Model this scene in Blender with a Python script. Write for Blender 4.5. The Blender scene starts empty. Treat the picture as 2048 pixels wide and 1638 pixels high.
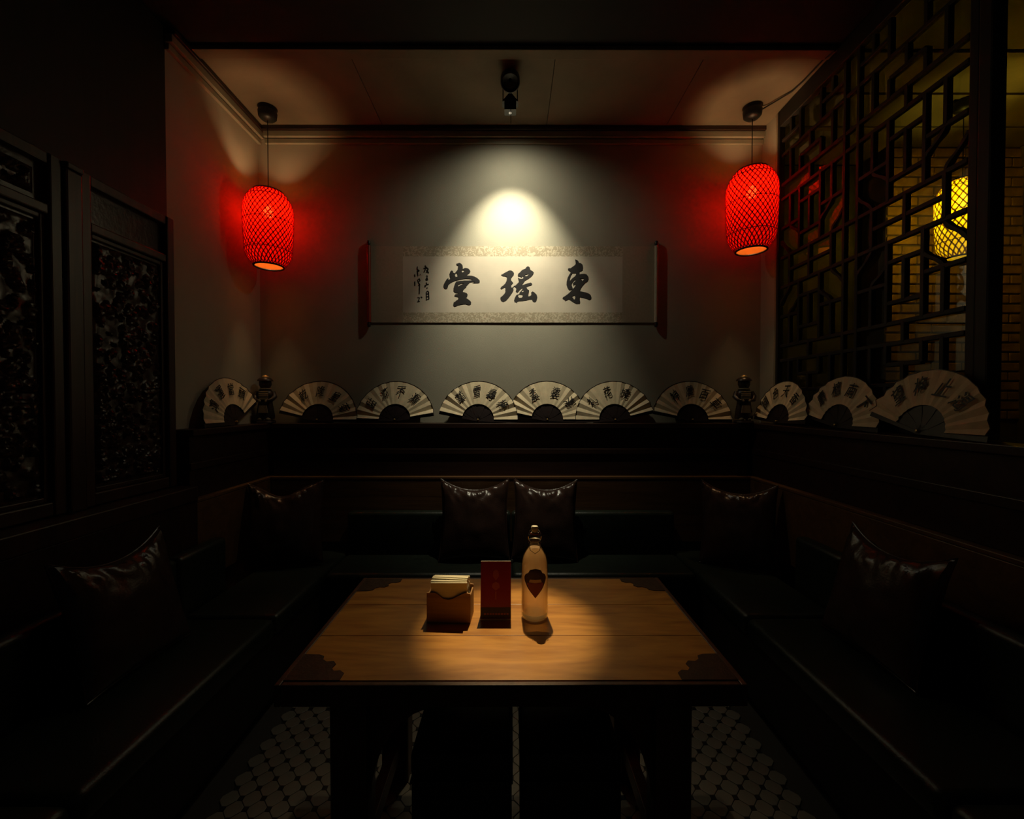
import bpy, bmesh, math, random
from mathutils import Vector, Matrix, noise, Euler
random.seed(7)
R = math.radians
scene = bpy.context.scene
COL = scene.collection
# ------------------------------------------------------------------ camera, world, exposure
EYE, FPX = 1.49, 850.0
cam_d = bpy.data.cameras.new('camera'); cam = bpy.data.objects.new('camera', cam_d); COL.objects.link(cam)
cam_d.sensor_width = 36.0; cam_d.lens = 36.0*FPX/2048.0; cam_d.clip_start = 0.02
cam.location = (0, 0, EYE); cam.rotation_euler = (R(90-0.94), 0, R(-0.13))
scene.camera = cam
W = bpy.data.worlds.new('world'); scene.world = W; W.use_nodes = True
bg = W.node_tree.nodes['Background']; bg.inputs[0].default_value = (1.0, 0.86, 0.72, 1); bg.inputs[1].default_value = 0.006
vs = scene.view_settings
scene.display_settings.display_device = 'sRGB'
vs.view_transform = 'Standard'; vs.look = 'None'; vs.gamma = 1.0; vs.use_curve_mapping = False; vs.exposure = 0.0
scene.cycles.use_denoising = True; scene.cycles.use_adaptive_sampling = True; scene.cycles.adaptive_threshold = 0.03
scene.cycles.max_bounces = 6; scene.cycles.diffuse_bounces = 3; scene.cycles.glossy_bounces = 3; scene.cycles.transparent_max_bounces = 16
scene.cycles.caustics_reflective = False; scene.cycles.caustics_refractive = False
scene.cycles.sample_clamp_indirect = 4.0
# light settings (the lamps themselves are built further down)
WALL_SPOT_W, WALL_SPILL_W, TABLE_SPOT_W, SPILL_W = 112.0, 12.0, 300.0, 25.0
BULB_RED, BULB_YEL = 210.0, 200.0

def px(x, y, Y):
    """a point seen at photograph pixel x, y and standing Y metres in front of the camera"""
    return Vector(((x-1022)/FPX*Y, Y, EYE+(805-y)/FPX*Y))

# ------------------------------------------------------------------ materials
def nt(name):
    m = bpy.data.materials.new(name); m.use_nodes = True
    t = m.node_tree
    return m, t, t.nodes['Principled BSDF'], t.nodes['Material Output']
def mat(name, col, rough=0.6, metal=0.0, var=0.12, scale=8.0, bump=0.0, bscale=None, stretch=(1,1,1), spec=0.5, coat=0.0, sheen=0.0):
    m, t, p, o = nt(name)
    tc = t.nodes.new('ShaderNodeTexCoord'); mp = t.nodes.new('ShaderNodeMapping')
    mp.inputs['Scale'].default_value = stretch
    t.links.new(tc.outputs['Object'], mp.inputs['Vector'])
    n = t.nodes.new('ShaderNodeTexNoise'); n.inputs['Scale'].default_value = scale; n.inputs['Detail'].default_value = 6
    t.links.new(mp.outputs['Vector'], n.inputs['Vector'])
    r = t.nodes.new('ShaderNodeValToRGB')
    lo = [max(0, c*(1-var)) for c in col]; hi = [min(1, c*(1+var)) for c in col]
    r.color_ramp.elements[0].position = 0.3; r.color_ramp.elements[1].position = 0.7
    r.color_ramp.elements[0].color = (*lo, 1); r.color_ramp.elements[1].color = (*hi, 1)
    t.links.new(n.outputs['Fac'], r.inputs['Fac']); t.links.new(r.outputs['Color'], p.inputs['Base Color'])
    p.inputs['Roughness'].default_value = rough; p.inputs['Metallic'].default_value = metal
    p.inputs['Specular IOR Level'].default_value = spec; p.inputs['Coat Weight'].default_value = coat
    p.inputs['Coat Roughness'].default_value = 0.25
    p.inputs['Sheen Weight'].default_value = sheen
    if bump:
        n2 = t.nodes.new('ShaderNodeTexNoise'); n2.inputs['Scale'].default_value = bscale or scale*4; n2.inputs['Detail'].default_value = 5
        t.links.new(mp.outputs['Vector'], n2.inputs['Vector'])
        b = t.nodes.new('ShaderNodeBump'); b.inputs['Strength'].default_value = bump; b.inputs['Distance'].default_value = 0.004
        t.links.new(n2.outputs['Fac'], b.inputs['Height']); t.links.new(b.outputs['Normal'], p.inputs['Normal'])
    return m
def wood(name, c1, c2, rough=0.4, axis='X', scale=3.0, coat=0.0, distort=3.0, along=0.35):
    m, t, p, o = nt(name)
    tc = t.nodes.new('ShaderNodeTexCoord'); mp = t.nodes.new('ShaderNodeMapping')
    s = {'X': (along, 6, 6), 'Y': (6, along, 6), 'Z': (6, 6, along)}[axis]
    mp.inputs['Scale'].default_value = s
    t.links.new(tc.outputs['Object'], mp.inputs['Vector'])
    n = t.nodes.new('ShaderNodeTexNoise'); n.inputs['Scale'].default_value = scale; n.inputs['Detail'].default_value = 8; n.inputs['Distortion'].default_value = distort*0.3
    t.links.new(mp.outputs['Vector'], n.inputs['Vector'])
    w = t.nodes.new('ShaderNodeTexNoise'); w.inputs['Scale'].default_value = scale*6; w.inputs['Detail'].default_value = 4
    t.links.new(mp.outputs['Vector'], w.inputs['Vector'])
    mx = t.nodes.new('ShaderNodeMath'); mx.operation = 'MULTIPLY_ADD'; mx.inputs[1].default_value = 0.3
    t.links.new(w.outputs['Fac'], mx.inputs[0]); 
    sc = t.nodes.new('ShaderNodeMath'); sc.operation = 'MULTIPLY'; sc.inputs[1].default_value = 0.75
    t.links.new(n.outputs['Fac'], sc.inputs[0]); t.links.new(sc.outputs[0], mx.inputs[2])
    r = t.nodes.new('ShaderNodeValToRGB')
    r.color_ramp.elements[0].position = 0.38; r.color_ramp.elements[1].position = 0.62
    r.color_ramp.elements[0].color = (*c1, 1); r.color_ramp.elements[1].color = (*c2, 1)
    t.links.new(mx.outputs[0], r.inputs['Fac']); t.links.new(r.outputs['Color'], p.inputs['Base Color'])
    p.inputs['Roughness'].default_value = rough; p.inputs['Coat Weight'].default_value = coat; p.inputs['Coat Roughness'].default_value = 0.3
    b = t.nodes.new('ShaderNodeBump'); b.inputs['Strength'].default_value = 0.25; b.inputs['Distance'].default_value = 0.003
    t.links.new(mx.outputs[0], b.inputs['Height']); t.links.new(b.outputs['Normal'], p.inputs['Normal'])
    return m
def translucent(name, col, clear, clear_col=None, gloss=0.0):
    """thin dyed cloth or paper: scatters most light through, lets a little straight through"""
    m, t, p, o = nt(name); t.nodes.remove(p)
    tr = t.nodes.new('ShaderNodeBsdfTranslucent'); tr.inputs[0].default_value = (*col, 1)
    df = t.nodes.new('ShaderNodeBsdfDiffuse'); df.inputs[0].default_value = (*col, 1)
    a = t.nodes.new('ShaderNodeMixShader'); a.inputs[0].default_value = 0.35
    t.links.new(tr.outputs[0], a.inputs[1]); t.links.new(df.outputs[0], a.inputs[2])
    tp = t.nodes.new('ShaderNodeBsdfTransparent'); tp.inputs[0].default_value = (*(clear_col or col), 1)
    b = t.nodes.new('ShaderNodeMixShader'); b.inputs[0].default_value = clear
    t.links.new(a.outputs[0], b.inputs[1]); t.links.new(tp.outputs[0], b.inputs[2])
    t.links.new(b.outputs[0], o.inputs['Surface'])
    return m
def clear_glass(name, tint, haze=0.0, haze_col=(1,1,1), power=3.0, floor=0.04):
    m, t, p, o = nt(name); t.nodes.remove(p)
    lw = t.nodes.new('ShaderNodeLayerWeight'); lw.inputs[0].default_value = 0.5
    pw = t.nodes.new('ShaderNodeMath'); pw.operation = 'POWER'; pw.inputs[1].default_value = power
    t.links.new(lw.outputs['Facing'], pw.inputs[0])
    ad = t.nodes.new('ShaderNodeMath'); ad.operation = 'MULTIPLY_ADD'; ad.inputs[1].default_value = 0.8; ad.inputs[2].default_value = floor
    t.links.new(pw.outputs[0], ad.inputs[0])
    gl = t.nodes.new('ShaderNodeBsdfGlossy'); gl.inputs['Roughness'].default_value = 0.05
    tp = t.nodes.new('ShaderNodeBsdfTransparent'); tp.inputs[0].default_value = (*tint, 1)
    base = tp
    if haze:
        tr = t.nodes.new('ShaderNodeBsdfTranslucent'); tr.inputs[0].default_value = (*haze_col, 1)
        df = t.nodes.new('ShaderNodeBsdfDiffuse'); df.inputs[0].default_value = (*haze_col, 1)
        h = t.nodes.new('ShaderNodeMixShader'); h.inputs[0].default_value = 0.4
        t.links.new(tr.outputs[0], h.inputs[1]); t.links.new(df.outputs[0], h.inputs[2])
        base = t.nodes.new('ShaderNodeMixShader'); base.inputs[0].default_value = haze
        t.links.new(tp.outputs[0], base.inputs[1]); t.links.new(h.outputs[0], base.inputs[2])
    mx = t.nodes.new('ShaderNodeMixShader')
    t.links.new(ad.outputs[0], mx.inputs[0]); t.links.new(base.outputs[0], mx.inputs[1]); t.links.new(gl.outputs[0], mx.inputs[2])
    t.links.new(mx.outputs[0], o.inputs['Surface'])
    return m
def glow(name, col, strength):
    m, t, p, o = nt(name); t.nodes.remove(p)
    e = t.nodes.new('ShaderNodeEmission'); e.inputs[0].default_value = (*col, 1); e.inputs[1].default_value = strength
    t.links.new(e.outputs[0], o.inputs['Surface'])
    return m
def damask(name):
    """pale silk with a small woven scroll figure"""
    m, t, p, o = nt(name)
    tc = t.nodes.new('ShaderNodeTexCoord')
    n = t.nodes.new('ShaderNodeTexNoise'); n.inputs['Scale'].default_value = 38; n.inputs['Distortion'].default_value = 2.2; n.inputs['Detail'].default_value = 1
    t.links.new(tc.outputs['Object'], n.inputs['Vector'])
    r = t.nodes.new('ShaderNodeValToRGB'); r.color_ramp.elements[0].position = 0.5; r.color_ramp.elements[1].position = 0.56
    r.color_ramp.elements[0].color = (0.40, 0.335, 0.235, 1); r.color_ramp.elements[1].color = (0.60, 0.52, 0.39, 1)
    t.links.new(n.outputs['Fac'], r.inputs['Fac']); t.links.new(r.outputs[0], p.inputs['Base Color'])
    p.inputs['Roughness'].default_value = 0.6
    return m

M = {}
M['wall'] = mat('wall_paint', (0.40, 0.375, 0.30), 0.85, var=0.06, scale=3, bump=0.25, bscale=220)
M['ceil'] = mat('ceiling_board', (0.19, 0.152, 0.100), 0.85, var=0.22, scale=2.5, bump=0.2, bscale=40)
M['black_ceil'] = mat('black_paint', (0.012, 0.011, 0.010), 0.8)
M['trim'] = mat('trim_paint', (0.30, 0.27, 0.20), 0.5, var=0.08)
M['dark'] = wood('dark_wood', (0.018, 0.008, 0.006), (0.040, 0.017, 0.011), 0.42, 'X')
M['darkv'] = wood('dark_wood_upright', (0.022, 0.010, 0.008), (0.050, 0.022, 0.015), 0.40, 'Z')
M['carve'] = mat('carved_wood', (0.040, 0.020, 0.016), 0.28, var=0.3, scale=12, bump=0.3)
M['black_wood'] = wood('black_wood', (0.006, 0.005, 0.004), (0.012, 0.009, 0.007), 0.62, 'Z')
M['panel'] = wood('brown_panel', (0.10, 0.048, 0.020), (0.16, 0.080, 0.034), 0.36, 'X')
M['leather'] = mat('green_black_leather', (0.016, 0.022, 0.016), 0.36, var=0.2, scale=30, bump=0.25, bscale=160)
M['brown_leather'] = mat('brown_leather', (0.055, 0.030, 0.023), 0.24, var=0.2, scale=14, bump=0.25, bscale=120)
M['table'] = wood('table_wood', (0.36, 0.140, 0.022), (0.58, 0.265, 0.050), 0.36, 'X', 1.3, coat=0.25, distort=9, along=1.1)
M['table_dark'] = wood('table_leg_wood', (0.055, 0.022, 0.012), (0.10, 0.040, 0.020), 0.4, 'Z')
M['plate'] = mat('corner_plate_iron', (0.055, 0.028, 0.016), 0.45, metal=0.3, var=0.3, scale=40, bump=0.3)
M['black_leather'] = mat('black_leather', (0.007, 0.007, 0.007), 0.5, bump=0.2, bscale=150)
M['paper'] = mat('fan_paper', (0.72, 0.60, 0.40), 0.8, var=0.12, scale=18, bump=0.15, bscale=90)
M['ink'] = mat('ink', (0.010, 0.008, 0.009), 0.55)
M['rib'] = mat('fan_stick', (0.020, 0.012, 0.012), 0.4, var=0.3)
M['silk'] = damask('scroll_silk')
M['silk_plain'] = mat('scroll_silk_plain', (0.47, 0.40, 0.30), 0.65, var=0.06, scale=60)
M['scroll_paper'] = mat('scroll_paper', (0.62, 0.55, 0.45), 0.75, var=0.07, scale=6)
M['red_wood'] = mat('red_lacquer', (0.32, 0.045, 0.025), 0.35)
M['black_plastic'] = mat('black_plastic', (0.012, 0.012, 0.012), 0.45)
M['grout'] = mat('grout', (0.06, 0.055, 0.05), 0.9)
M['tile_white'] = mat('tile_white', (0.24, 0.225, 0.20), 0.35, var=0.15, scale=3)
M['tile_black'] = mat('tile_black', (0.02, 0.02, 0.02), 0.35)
M['brick'] = mat('brick', (0.42, 0.26, 0.13), 0.85, var=0.3, scale=9, bump=0.6, bscale=60)
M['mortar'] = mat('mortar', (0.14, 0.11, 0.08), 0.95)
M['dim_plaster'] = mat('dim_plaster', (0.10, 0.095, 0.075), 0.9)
M['cream'] = mat('cream_glaze', (0.34, 0.27, 0.17), 0.4)
M['gold'] = mat('gold_paint', (0.62, 0.42, 0.16), 0.35, metal=0.5)
M['clay'] = mat('dark_clay', (0.030, 0.018, 0.014), 0.35)
M['napkin'] = mat('napkin_paper', (0.80, 0.73, 0.55), 0.85, var=0.04)
M['box_wood'] = wood('holder_wood', (0.26, 0.12, 0.035), (0.40, 0.20, 0.06), 0.5, 'X')
M['card'] = mat('card_red', (0.30, 0.016, 0.040), 0.3, var=0.08)
M['card_dark'] = mat('card_dark', (0.030, 0.006, 0.014), 0.35)
M['card_ink'] = mat('card_rose', (0.42, 0.085, 0.060), 0.4)
M['acrylic'] = mat('acrylic_edge', (0.7, 0.66, 0.6), 0.2)
M['ceramic'] = mat('ceramic_white', (0.75, 0.70, 0.58), 0.25)
M['steel'] = mat('steel_wire', (0.6, 0.56, 0.48), 0.25, metal=1.0)
M['label_dark'] = mat('label_dark', (0.045, 0.018, 0.020), 0.5)
M['label_red'] = mat('label_red', (0.25, 0.035, 0.018), 0.5)
M['label_white'] = mat('label_white', (0.60, 0.42, 0.34), 0.5)
M['bottle_glass'] = clear_glass('bottle_glass', (0.97, 0.95, 0.90))
M['liquid'] = clear_glass('bottle_drink', (0.96, 0.86, 0.70), haze=0.48, haze_col=(1.0, 0.72, 0.44), floor=0.0)
M['base_light_haze'] = clear_glass('glass_base_light_haze', (0.95, 0.9, 0.8), haze=0.95, haze_col=(1.0, 0.97, 0.9), floor=0.08)  # white haze in the colour stands in for lamp light focused by the bottle
m, t, p, o = nt('window_glass'); t.nodes.remove(p)
g = t.nodes.new('ShaderNodeBsdfGlass'); g.inputs['IOR'].default_value = 1.5; g.inputs['Roughness'].default_value = 0.0; g.inputs[0].default_value = (0.9, 0.92, 0.9, 1)
t.links.new(g.outputs[0], o.inputs['Surface']); M['glass'] = m
M['red_cloth'] = translucent('red_lantern_cloth', (0.55, 0.006, 0.005), 0.035, (1.0, 0.10, 0.05))
M['red_strip'] = translucent('red_bamboo_strip', (0.40, 0.004, 0.004), 0.0)
M['lining'] = translucent('warm_lantern_lining', (1.0, 0.54, 0.10), 0.35, (1.0, 0.75, 0.45))
M['yellow_cloth'] = translucent('yellow_lantern_cloth', (0.95, 0.80, 0.04), 0.30, (1.0, 0.85, 0.15))
M['yellow_strip'] = translucent('bamboo_strip', (0.40, 0.28, 0.03), 0.0)
M['bulb_red'] = glow('bulb_warm', (1.0, 0.62, 0.28), BULB_RED)
M['bulb_yel'] = glow('bulb_warm_yellow', (1.0, 0.74, 0.07), BULB_YEL)
M['lens'] = glow('lamp_lens', (1.0, 0.86, 0.6), 0.5)

# ------------------------------------------------------------------ builders
def link(o, parent=None):
    COL.objects.link(o)
    if parent: o.parent = parent
    return o
def tag(o, label=None, cat=None, group=None, kind=None):
    if label: o['label'] = label
    if cat: o['category'] = cat
    if group: o['group'] = group
    if kind: o['kind'] = kind
    return o
def empty(name, loc=(0,0,0), rot=(0,0,0), label=None, cat=None, group=None, kind=None):
    o = bpy.data.objects.new(name, None); o.empty_display_size = 0.05
    o.location = loc; o.rotation_euler = rot
    link(o); return tag(o, label, cat, group, kind)
class MB:
    """collects vertices and faces of one part"""
    def __init__(s): s.v = []; s.f = []
    def add(s, vs, fs):
        n = len(s.v); s.v += [tuple(v) for v in vs]; s.f += [tuple(i+n for i in f) for f in fs]; return s
    def box(s, x0, x1, y0, y1, z0, z1, mtx=None):
        vs = [Vector((x,y,z)) for x in (x0,x1) for y in (y0,y1) for z in (z0,z1)]
        if mtx: vs = [mtx @ v for v in vs]
        return s.add(vs, [(0,1,3,2),(4,6,7,5),(0,4,5,1),(2,3,7,6),(0,2,6,4),(1,5,7,3)])
    def bevbox(s, x0, x1, y0, y1, z0, z1, b=0.004, seg=2, mtx=None):
        bm = bmesh.new(); bmesh.ops.create_cube(bm, size=1)
        for v in bm.verts:
            v.co = Vector(((x0+x1)/2+v.co.x*(x1-x0), (y0+y1)/2+v.co.y*(y1-y0), (z0+z1)/2+v.co.z*(z1-z0)))
        bmesh.ops.bevel(bm, geom=bm.edges[:], offset=b, segments=seg, profile=0.5, affect='EDGES')
        vs = [(mtx @ v.co if mtx else v.co.copy()) for v in bm.verts]
        bm.verts.index_update(); fs = [[v.index for v in f.verts] for f in bm.faces]; bm.free()
        return s.add(vs, fs)
    def lathe(s, prof, n=32, center=(0,0,0), cap0=False, cap1=False, mtx=None):
        vs = []; fs = []
        for r, z in prof:
            for k in range(n):
                a = 2*math.pi*k/n; v = Vector((r*math.cos(a), r*math.sin(a), z))
                if mtx: v = mtx @ v
                vs.append(v + Vector(center))
        for i in range(len(prof)-1):
            for k in range(n):
                a, b = i*n+k, i*n+(k+1) % n
                fs.append((a, b, b+n, a+n))
        if cap0: fs.append(tuple(reversed(range(n))))
        if cap1: fs.append(tuple(range((len(prof)-1)*n, len(prof)*n)))
        return s.add(vs, fs)
    def tube(s, pts, r, n=8, closed=False):
        pts = [Vector(p) for p in pts]; m = len(pts); vs = []; fs = []
        rr = r if isinstance(r, (list, tuple)) else [r]*m
        up0 = None
        for i, p in enumerate(pts):
            d = (pts[(i+1) % m]-pts[i-1]) if closed else (pts[min(i+1, m-1)]-pts[max(i-1, 0)])
            d.normalize()
            up = up0 if up0 is not None else (Vector((0,0,1)) if abs(d.z) < 0.9 else Vector((1,0,0)))
            x = d.cross(up).normalized(); up0 = x.cross(d).normalized()
            for k in range(n):
                a = 2*math.pi*k/n; vs.append(p + rr[i]*(math.cos(a)*x + math.sin(a)*up0))
        for i in range(m if closed else m-1):
            j = (i+1) % m
            for k in range(n):
                k2 = (k+1) % n; fs.append((i*n+k, i*n+k2, j*n+k2, j*n+k))
        if not closed: fs += [tuple(reversed(range(n))), tuple(range((m-1)*n, m*n))]
        return s.add(vs, fs)
    def prism(s, outline, y0, y1, mtx=None):
        """outline in XZ, pushed along Y"""
        n = len(outline)
        vs = [Vector((x, y0, z)) for x, z in outline]+[Vector((x, y1, z)) for x, z in outline]
        if mtx: vs = [mtx @ v for v in vs]
        fs = [tuple(range(n)), tuple(range(2*n-1, n-1, -1))]+[(i, i+n, (i+1) % n+n, (i+1) % n) for i in range(n)]
        return s.add(vs, fs)
    def mesh(s, name, m=None, smooth=False, fix=True):
        me = bpy.data.meshes.new(name); me.from_pydata(s.v, [], s.f); me.update()
        if fix:
            bm = bmesh.new(); bm.from_mesh(me); bmesh.ops.recalc_face_normals(bm, faces=bm.faces[:]); bm.to_mesh(me); bm.free()
        if m: me.materials.append(m)
        if smooth:
            for q in me.polygons: q.use_smooth = True
            me.set_sharp_from_angle(angle=R(40))
        return me
    def build(s, name, m, parent=None, smooth=False, fix=True, loc=None):
        o = bpy.data.objects.new(name, s.mesh(name, m, smooth, fix)); link(o, parent)
        if loc: o.location = loc
        return o
def box(name, m, parent, x0, x1, y0, y1, z0, z1, bev=0.0, mtx=None):
    b = MB()
    (b.bevbox(x0, x1, y0, y1, z0, z1, bev, 2, mtx) if bev else b.box(x0, x1, y0, y1, z0, z1, mtx))
    return b.build(name, m, parent)
def obj(name, mesh, parent=None, loc=(0,0,0), rot=(0,0,0)):
    o = bpy.data.objects.new(name, mesh); o.location = loc; o.rotation_euler = rot
    return link(o, parent)
def struct(o): o['kind'] = 'structure'; return o
def outline_mesh(name, loops, m, extrude=0.0004):
    """flat figure with holes, from closed loops of (x, z), facing -Y"""
    c = bpy.data.curves.new(name, 'CURVE'); c.dimensions = '2D'; c.fill_mode = 'BOTH'; c.extrude = extrude
    for lp in loops:
        sp = c.splines.new('POLY'); sp.points.add(len(lp)-1)
        for q, (x, z) in zip(sp.points, lp): q.co = (x, z, 0, 1)
        sp.use_cyclic_u = True
    o = bpy.data.objects.new(name, c); COL.objects.link(o)
    dg = bpy.context.evaluated_depsgraph_get()
    me = bpy.data.meshes.new_from_object(o.evaluated_get(dg))
    bpy.data.objects.remove(o); bpy.data.curves.remove(c)
    me.transform(Matrix.Rotation(R(90), 4, 'X')); me.materials.clear(); me.materials.append(m)
    return me
GLY = {}
def glyph(ch, m):
    """a brush-written character as a flat mesh about 1 unit tall, centred, facing -Y"""
    if ch not in GLY:
        c = bpy.data.curves.new('text', 'FONT'); c.body = ch; c.size = 1.0; c.resolution_u = 2; c.extrude = 0.012; c.offset = 0.004
        o = bpy.data.objects.new('text', c); COL.objects.link(o)
        dg = bpy.context.evaluated_depsgraph_get()
        me = bpy.data.meshes.new_from_object(o.evaluated_get(dg))
        bpy.data.objects.remove(o); bpy.data.curves.remove(c)
        if me.vertices:
            xs = [v.co.x for v in me.vertices]; ys = [v.co.y for v in me.vertices]
            cx, cy = (min(xs)+max(xs))/2, (min(ys)+max(ys))/2; h = max(max(ys)-min(ys), 0.3)
            rnd = random.Random(ord(ch)); sl = rnd.uniform(0.06, 0.2); ph = rnd.uniform(0, 9)
            for v in me.vertices:
                x, y = (v.co.x-cx)/h, (v.co.y-cy)/h
                k = noise.noise_vector(Vector((x*2.2+ph, y*2.2, ph)))*0.075
                v.co = Vector((x*0.86 + y*0.05 + k.x, y*0.98 + sl*x + k.y, v.co.z))
        me.transform(Matrix.Rotation(R(90), 4, 'X')); me.materials.clear(); me.materials.append(m)
        GLY[ch] = me
    return GLY[ch]
def ribbon_strokes(strokes, w):
    """brush strokes as one flat mesh: polylines with a swelling width, in XZ facing -Y"""
    b = MB()
    for st in strokes:
        pts = [Vector((x, z)) for x, z in st]; n = len(pts); L = []; Rr = []
        for i, p in enumerate(pts):
            d = (pts[min(i+1, n-1)]-pts[max(i-1, 0)]).normalized(); q = Vector((-d.y, d.x))
            ww = w*(0.55+0.45*math.sin(math.pi*(i+0.6)/(n+0.2)))
            L.append(p+q*ww); Rr.append(p-q*ww)
        vs = [(p.x, y, p.y) for y in (0, 0.0006) for p in L+Rr]
        fs = []
        for k in (0, 2*n):
            fs += [(k+i, k+i+1, k+n+i+1, k+n+i) for i in range(n-1)]
        fs += [(i, i+1, 2*n+i+1, 2*n+i) for i in range(n-1)]+[(n+i, n+i+1, 3*n+i+1, 3*n+i) for i in range(n-1)]
        fs += [(0, n, 3*n, 2*n), (n-1, 2*n-1, 4*n-1, 3*n-1)]
        b.add(vs, fs)
    return b

# ------------------------------------------------------------------ the room
YB, XL, XR, ZC = 3.15, -1.85, 1.845, 3.49      # back wall, side walls, ceiling
LEDGE = 1.342
TOP = 0.75
SEAT = 0.45
floor = struct(box('floor', M['grout'], None, -2.0, 4.3, -1.2, 3.9, -0.10, -0.006))
tag(floor, 'dim mosaic tiled floor between the benches')
# mosaic: white octagons with black dots between them
def octagon():
    h, c, t = 0.0288, 0.0125, 0.006
    ring = [(h, -h+c), (h, h-c), (h-c, h), (-h+c, h), (-h, h-c), (-h, -h+c), (-h+c, -h), (h-c, -h)]
    k = math.sqrt(0.5); ring = [((x-y)*k, (x+y)*k) for x, y in ring]
    vs = [(x, y, -t) for x, y in ring]+[(x, y, -0.0008) for x, y in ring]+[(x*0.95, y*0.95, 0) for x, y in ring]
    fs = [tuple(range(16, 24))]+[(i, (i+1) % 8, (i+1) % 8+8, i+8) for i in range(8)]+[(i+8, (i+1) % 8+8, (i+1) % 8+16, i+16) for i in range(8)]
    return vs, fs
ov, of = octagon()
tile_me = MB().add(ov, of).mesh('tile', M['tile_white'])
cells = []
for i in range(-60, 90):
    for j in range(-60, 90):
        x, y = (i-j)*0.0424, (i+j)*0.0424+0.01
        if not (-1.10 < x < 1.10 and 0.5 < y < 2.55): continue
        f = FPX*EYE/y+805
        u = 1022+FPX*x/y
        vis = f < 1650 and 400 < u < 1620 and not (u > 655 and u < 750) and not (u > 815 and u < 1015) and not (1050 < u < 1225) and not (1300 < u < 1390) and f > 1378
        cells.append((0 if vis else 1, y, x))
cells.sort()
rest = MB(); dots = MB()
for n, (q, y, x) in enumerate(cells):
    dz = random.uniform(-0.0006, 0.0006)
    if q == 0 and n < 300:
        obj('tile', tile_me, floor, (x, y, dz))
    else:
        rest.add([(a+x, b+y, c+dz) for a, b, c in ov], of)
    d = 0.0092
    cx, cy = x, y+0.0424
    dots.add([(cx+a, cy+b, z) for z in (-0.006, -0.0004) for a, b in ((d, d), (-d, d), (-d, -d), (d, -d))],
             [(4,5,6,7), (0,1,5,4), (1,2,6,5), (2,3,7,6), (3,0,4,7)])
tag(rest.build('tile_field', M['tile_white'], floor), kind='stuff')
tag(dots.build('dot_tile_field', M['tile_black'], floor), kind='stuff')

wb = struct(box('wall_back', M['wall'], None, XL-0.1, XR+0.06, YB, YB+0.12, 0, ZC)); tag(wb, 'grey painted wall behind the scroll')
wl = struct(box('wall_left', M['wall'], None, XL-0.12, XL, 2.30, YB, 0, ZC)); tag(wl, 'grey painted side wall by the red lantern')
wl2 = struct(box('wall_left_dark', M['black_wood'], None, XL-0.12, XL+0.004, -1.2, 2.30, 0, ZC)); tag(wl2, 'dark wooden wall behind the carved screens')
wr = struct(box('wall_right', M['wall'], None, XR, XR+0.06, 2.985, YB, 0, ZC)); tag(wr, 'narrow painted wall strip beside the lattice')
wr2 = struct(box('wall_right_low', M['dark'], None, XR, XR+0.06, -0.6, 2.985, 0, LEDGE-0.03)); tag(wr2, 'low dark wooden wall under the lattice screen')
# ceiling boards over the alcove, black ceiling in front
ce = struct(box('ceiling', M['black_ceil'], None, -2.0, 4.3, -1.2, 3.9, ZC+0.012, ZC+0.10)); tag(ce, 'dark ceiling over the dining booth')
for x0, x1 in ((XL, -0.93), (-0.926, 0.255), (0.259, 1.12), (1.124, XR)):
    box('ceiling_board', M['ceil'], ce, x0, x1, 2.47, YB, ZC, ZC+0.012)
tr = struct(box('trim_1', M['ceil'], None, XL+0.006, XR, 2.425, 2.495, ZC-0.014, ZC+0.01, 0.004)); tag(tr, 'brown board edging the front of the ceiling')
# crown moulding
def crown(name, x0, x1, y0, y1, along, label):
    t = empty(name, (0,0,0), label=label, kind='structure')
    def strip(n, d, z0, z1, m):
        if along == 'x': box(n, m, t, x0, x1, YB-d, YB, z0, z1, 0.003)
        else: box(n, m, t, XL, XL+d, y0, y1, z0, z1, 0.003)
    strip('cornice', 0.055, ZC-0.030, ZC-0.002, M['dark'])
    strip('cove', 0.040, ZC-0.072, ZC-0.030, M['trim'])
    strip('bead', 0.022, ZC-0.112, ZC-0.078, M['trim'])
    return t
crown('trim_2', XL+0.056, XR, 0, 0, 'x', 'stepped cornice along the top of the back wall')
crown('trim_3', 0, 0, 2.305, YB, 'y', 'stepped cornice along the top of the left wall')

# ------------------------------------------------------------------ neighbouring booth behind the lattice
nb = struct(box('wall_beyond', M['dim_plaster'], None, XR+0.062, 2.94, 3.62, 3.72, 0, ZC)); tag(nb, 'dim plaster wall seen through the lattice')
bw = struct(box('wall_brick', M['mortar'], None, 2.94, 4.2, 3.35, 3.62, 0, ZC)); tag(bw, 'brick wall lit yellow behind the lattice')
brick_me = MB().bevbox(0, 0.232, -0.012, 0.004, 0, 0.062, 0.004, 1).mesh('brick', M['brick'])
half_me = MB().bevbox(0, 0.112, -0.012, 0.004, 0, 0.062, 0.004, 1).mesh('brick', M['brick'])
for c in range(28):
    z = 1.36+c*0.076; x = 2.945
    if c % 2: obj('brick', half_me, bw, (x, 3.35+random.uniform(-.003,.003), z)); x += 0.124
    while x < 4.0:
        obj('brick', brick_me, bw, (x, 3.35+random.uniform(-.003,.003), z)); x += 0.244
wfr = struct(box('wall_far_right', M['mortar'], None, 4.0, 4.12, -0.5, 3.35, 0, ZC)); tag(wfr, 'side wall of the next booth at the right edge')
box('frieze', M['ceil'], wfr, 3.985, 4.0, -0.5, 3.35, ZC-0.16, ZC-0.002)
ncb = struct(box('ceiling_beyond', M['ceil'], None, XR+0.12, 3.98, 1.2, 3.6, ZC, ZC+0.012)); tag(ncb, 'boarded ceiling of the next booth lit yellow')
for k in range(6):
    box('ceiling_batten', M['ceil'], ncb, XR+0.12, 3.98, 1.45+k*0.33, 1.49+k*0.33, ZC-0.014, ZC)

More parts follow.
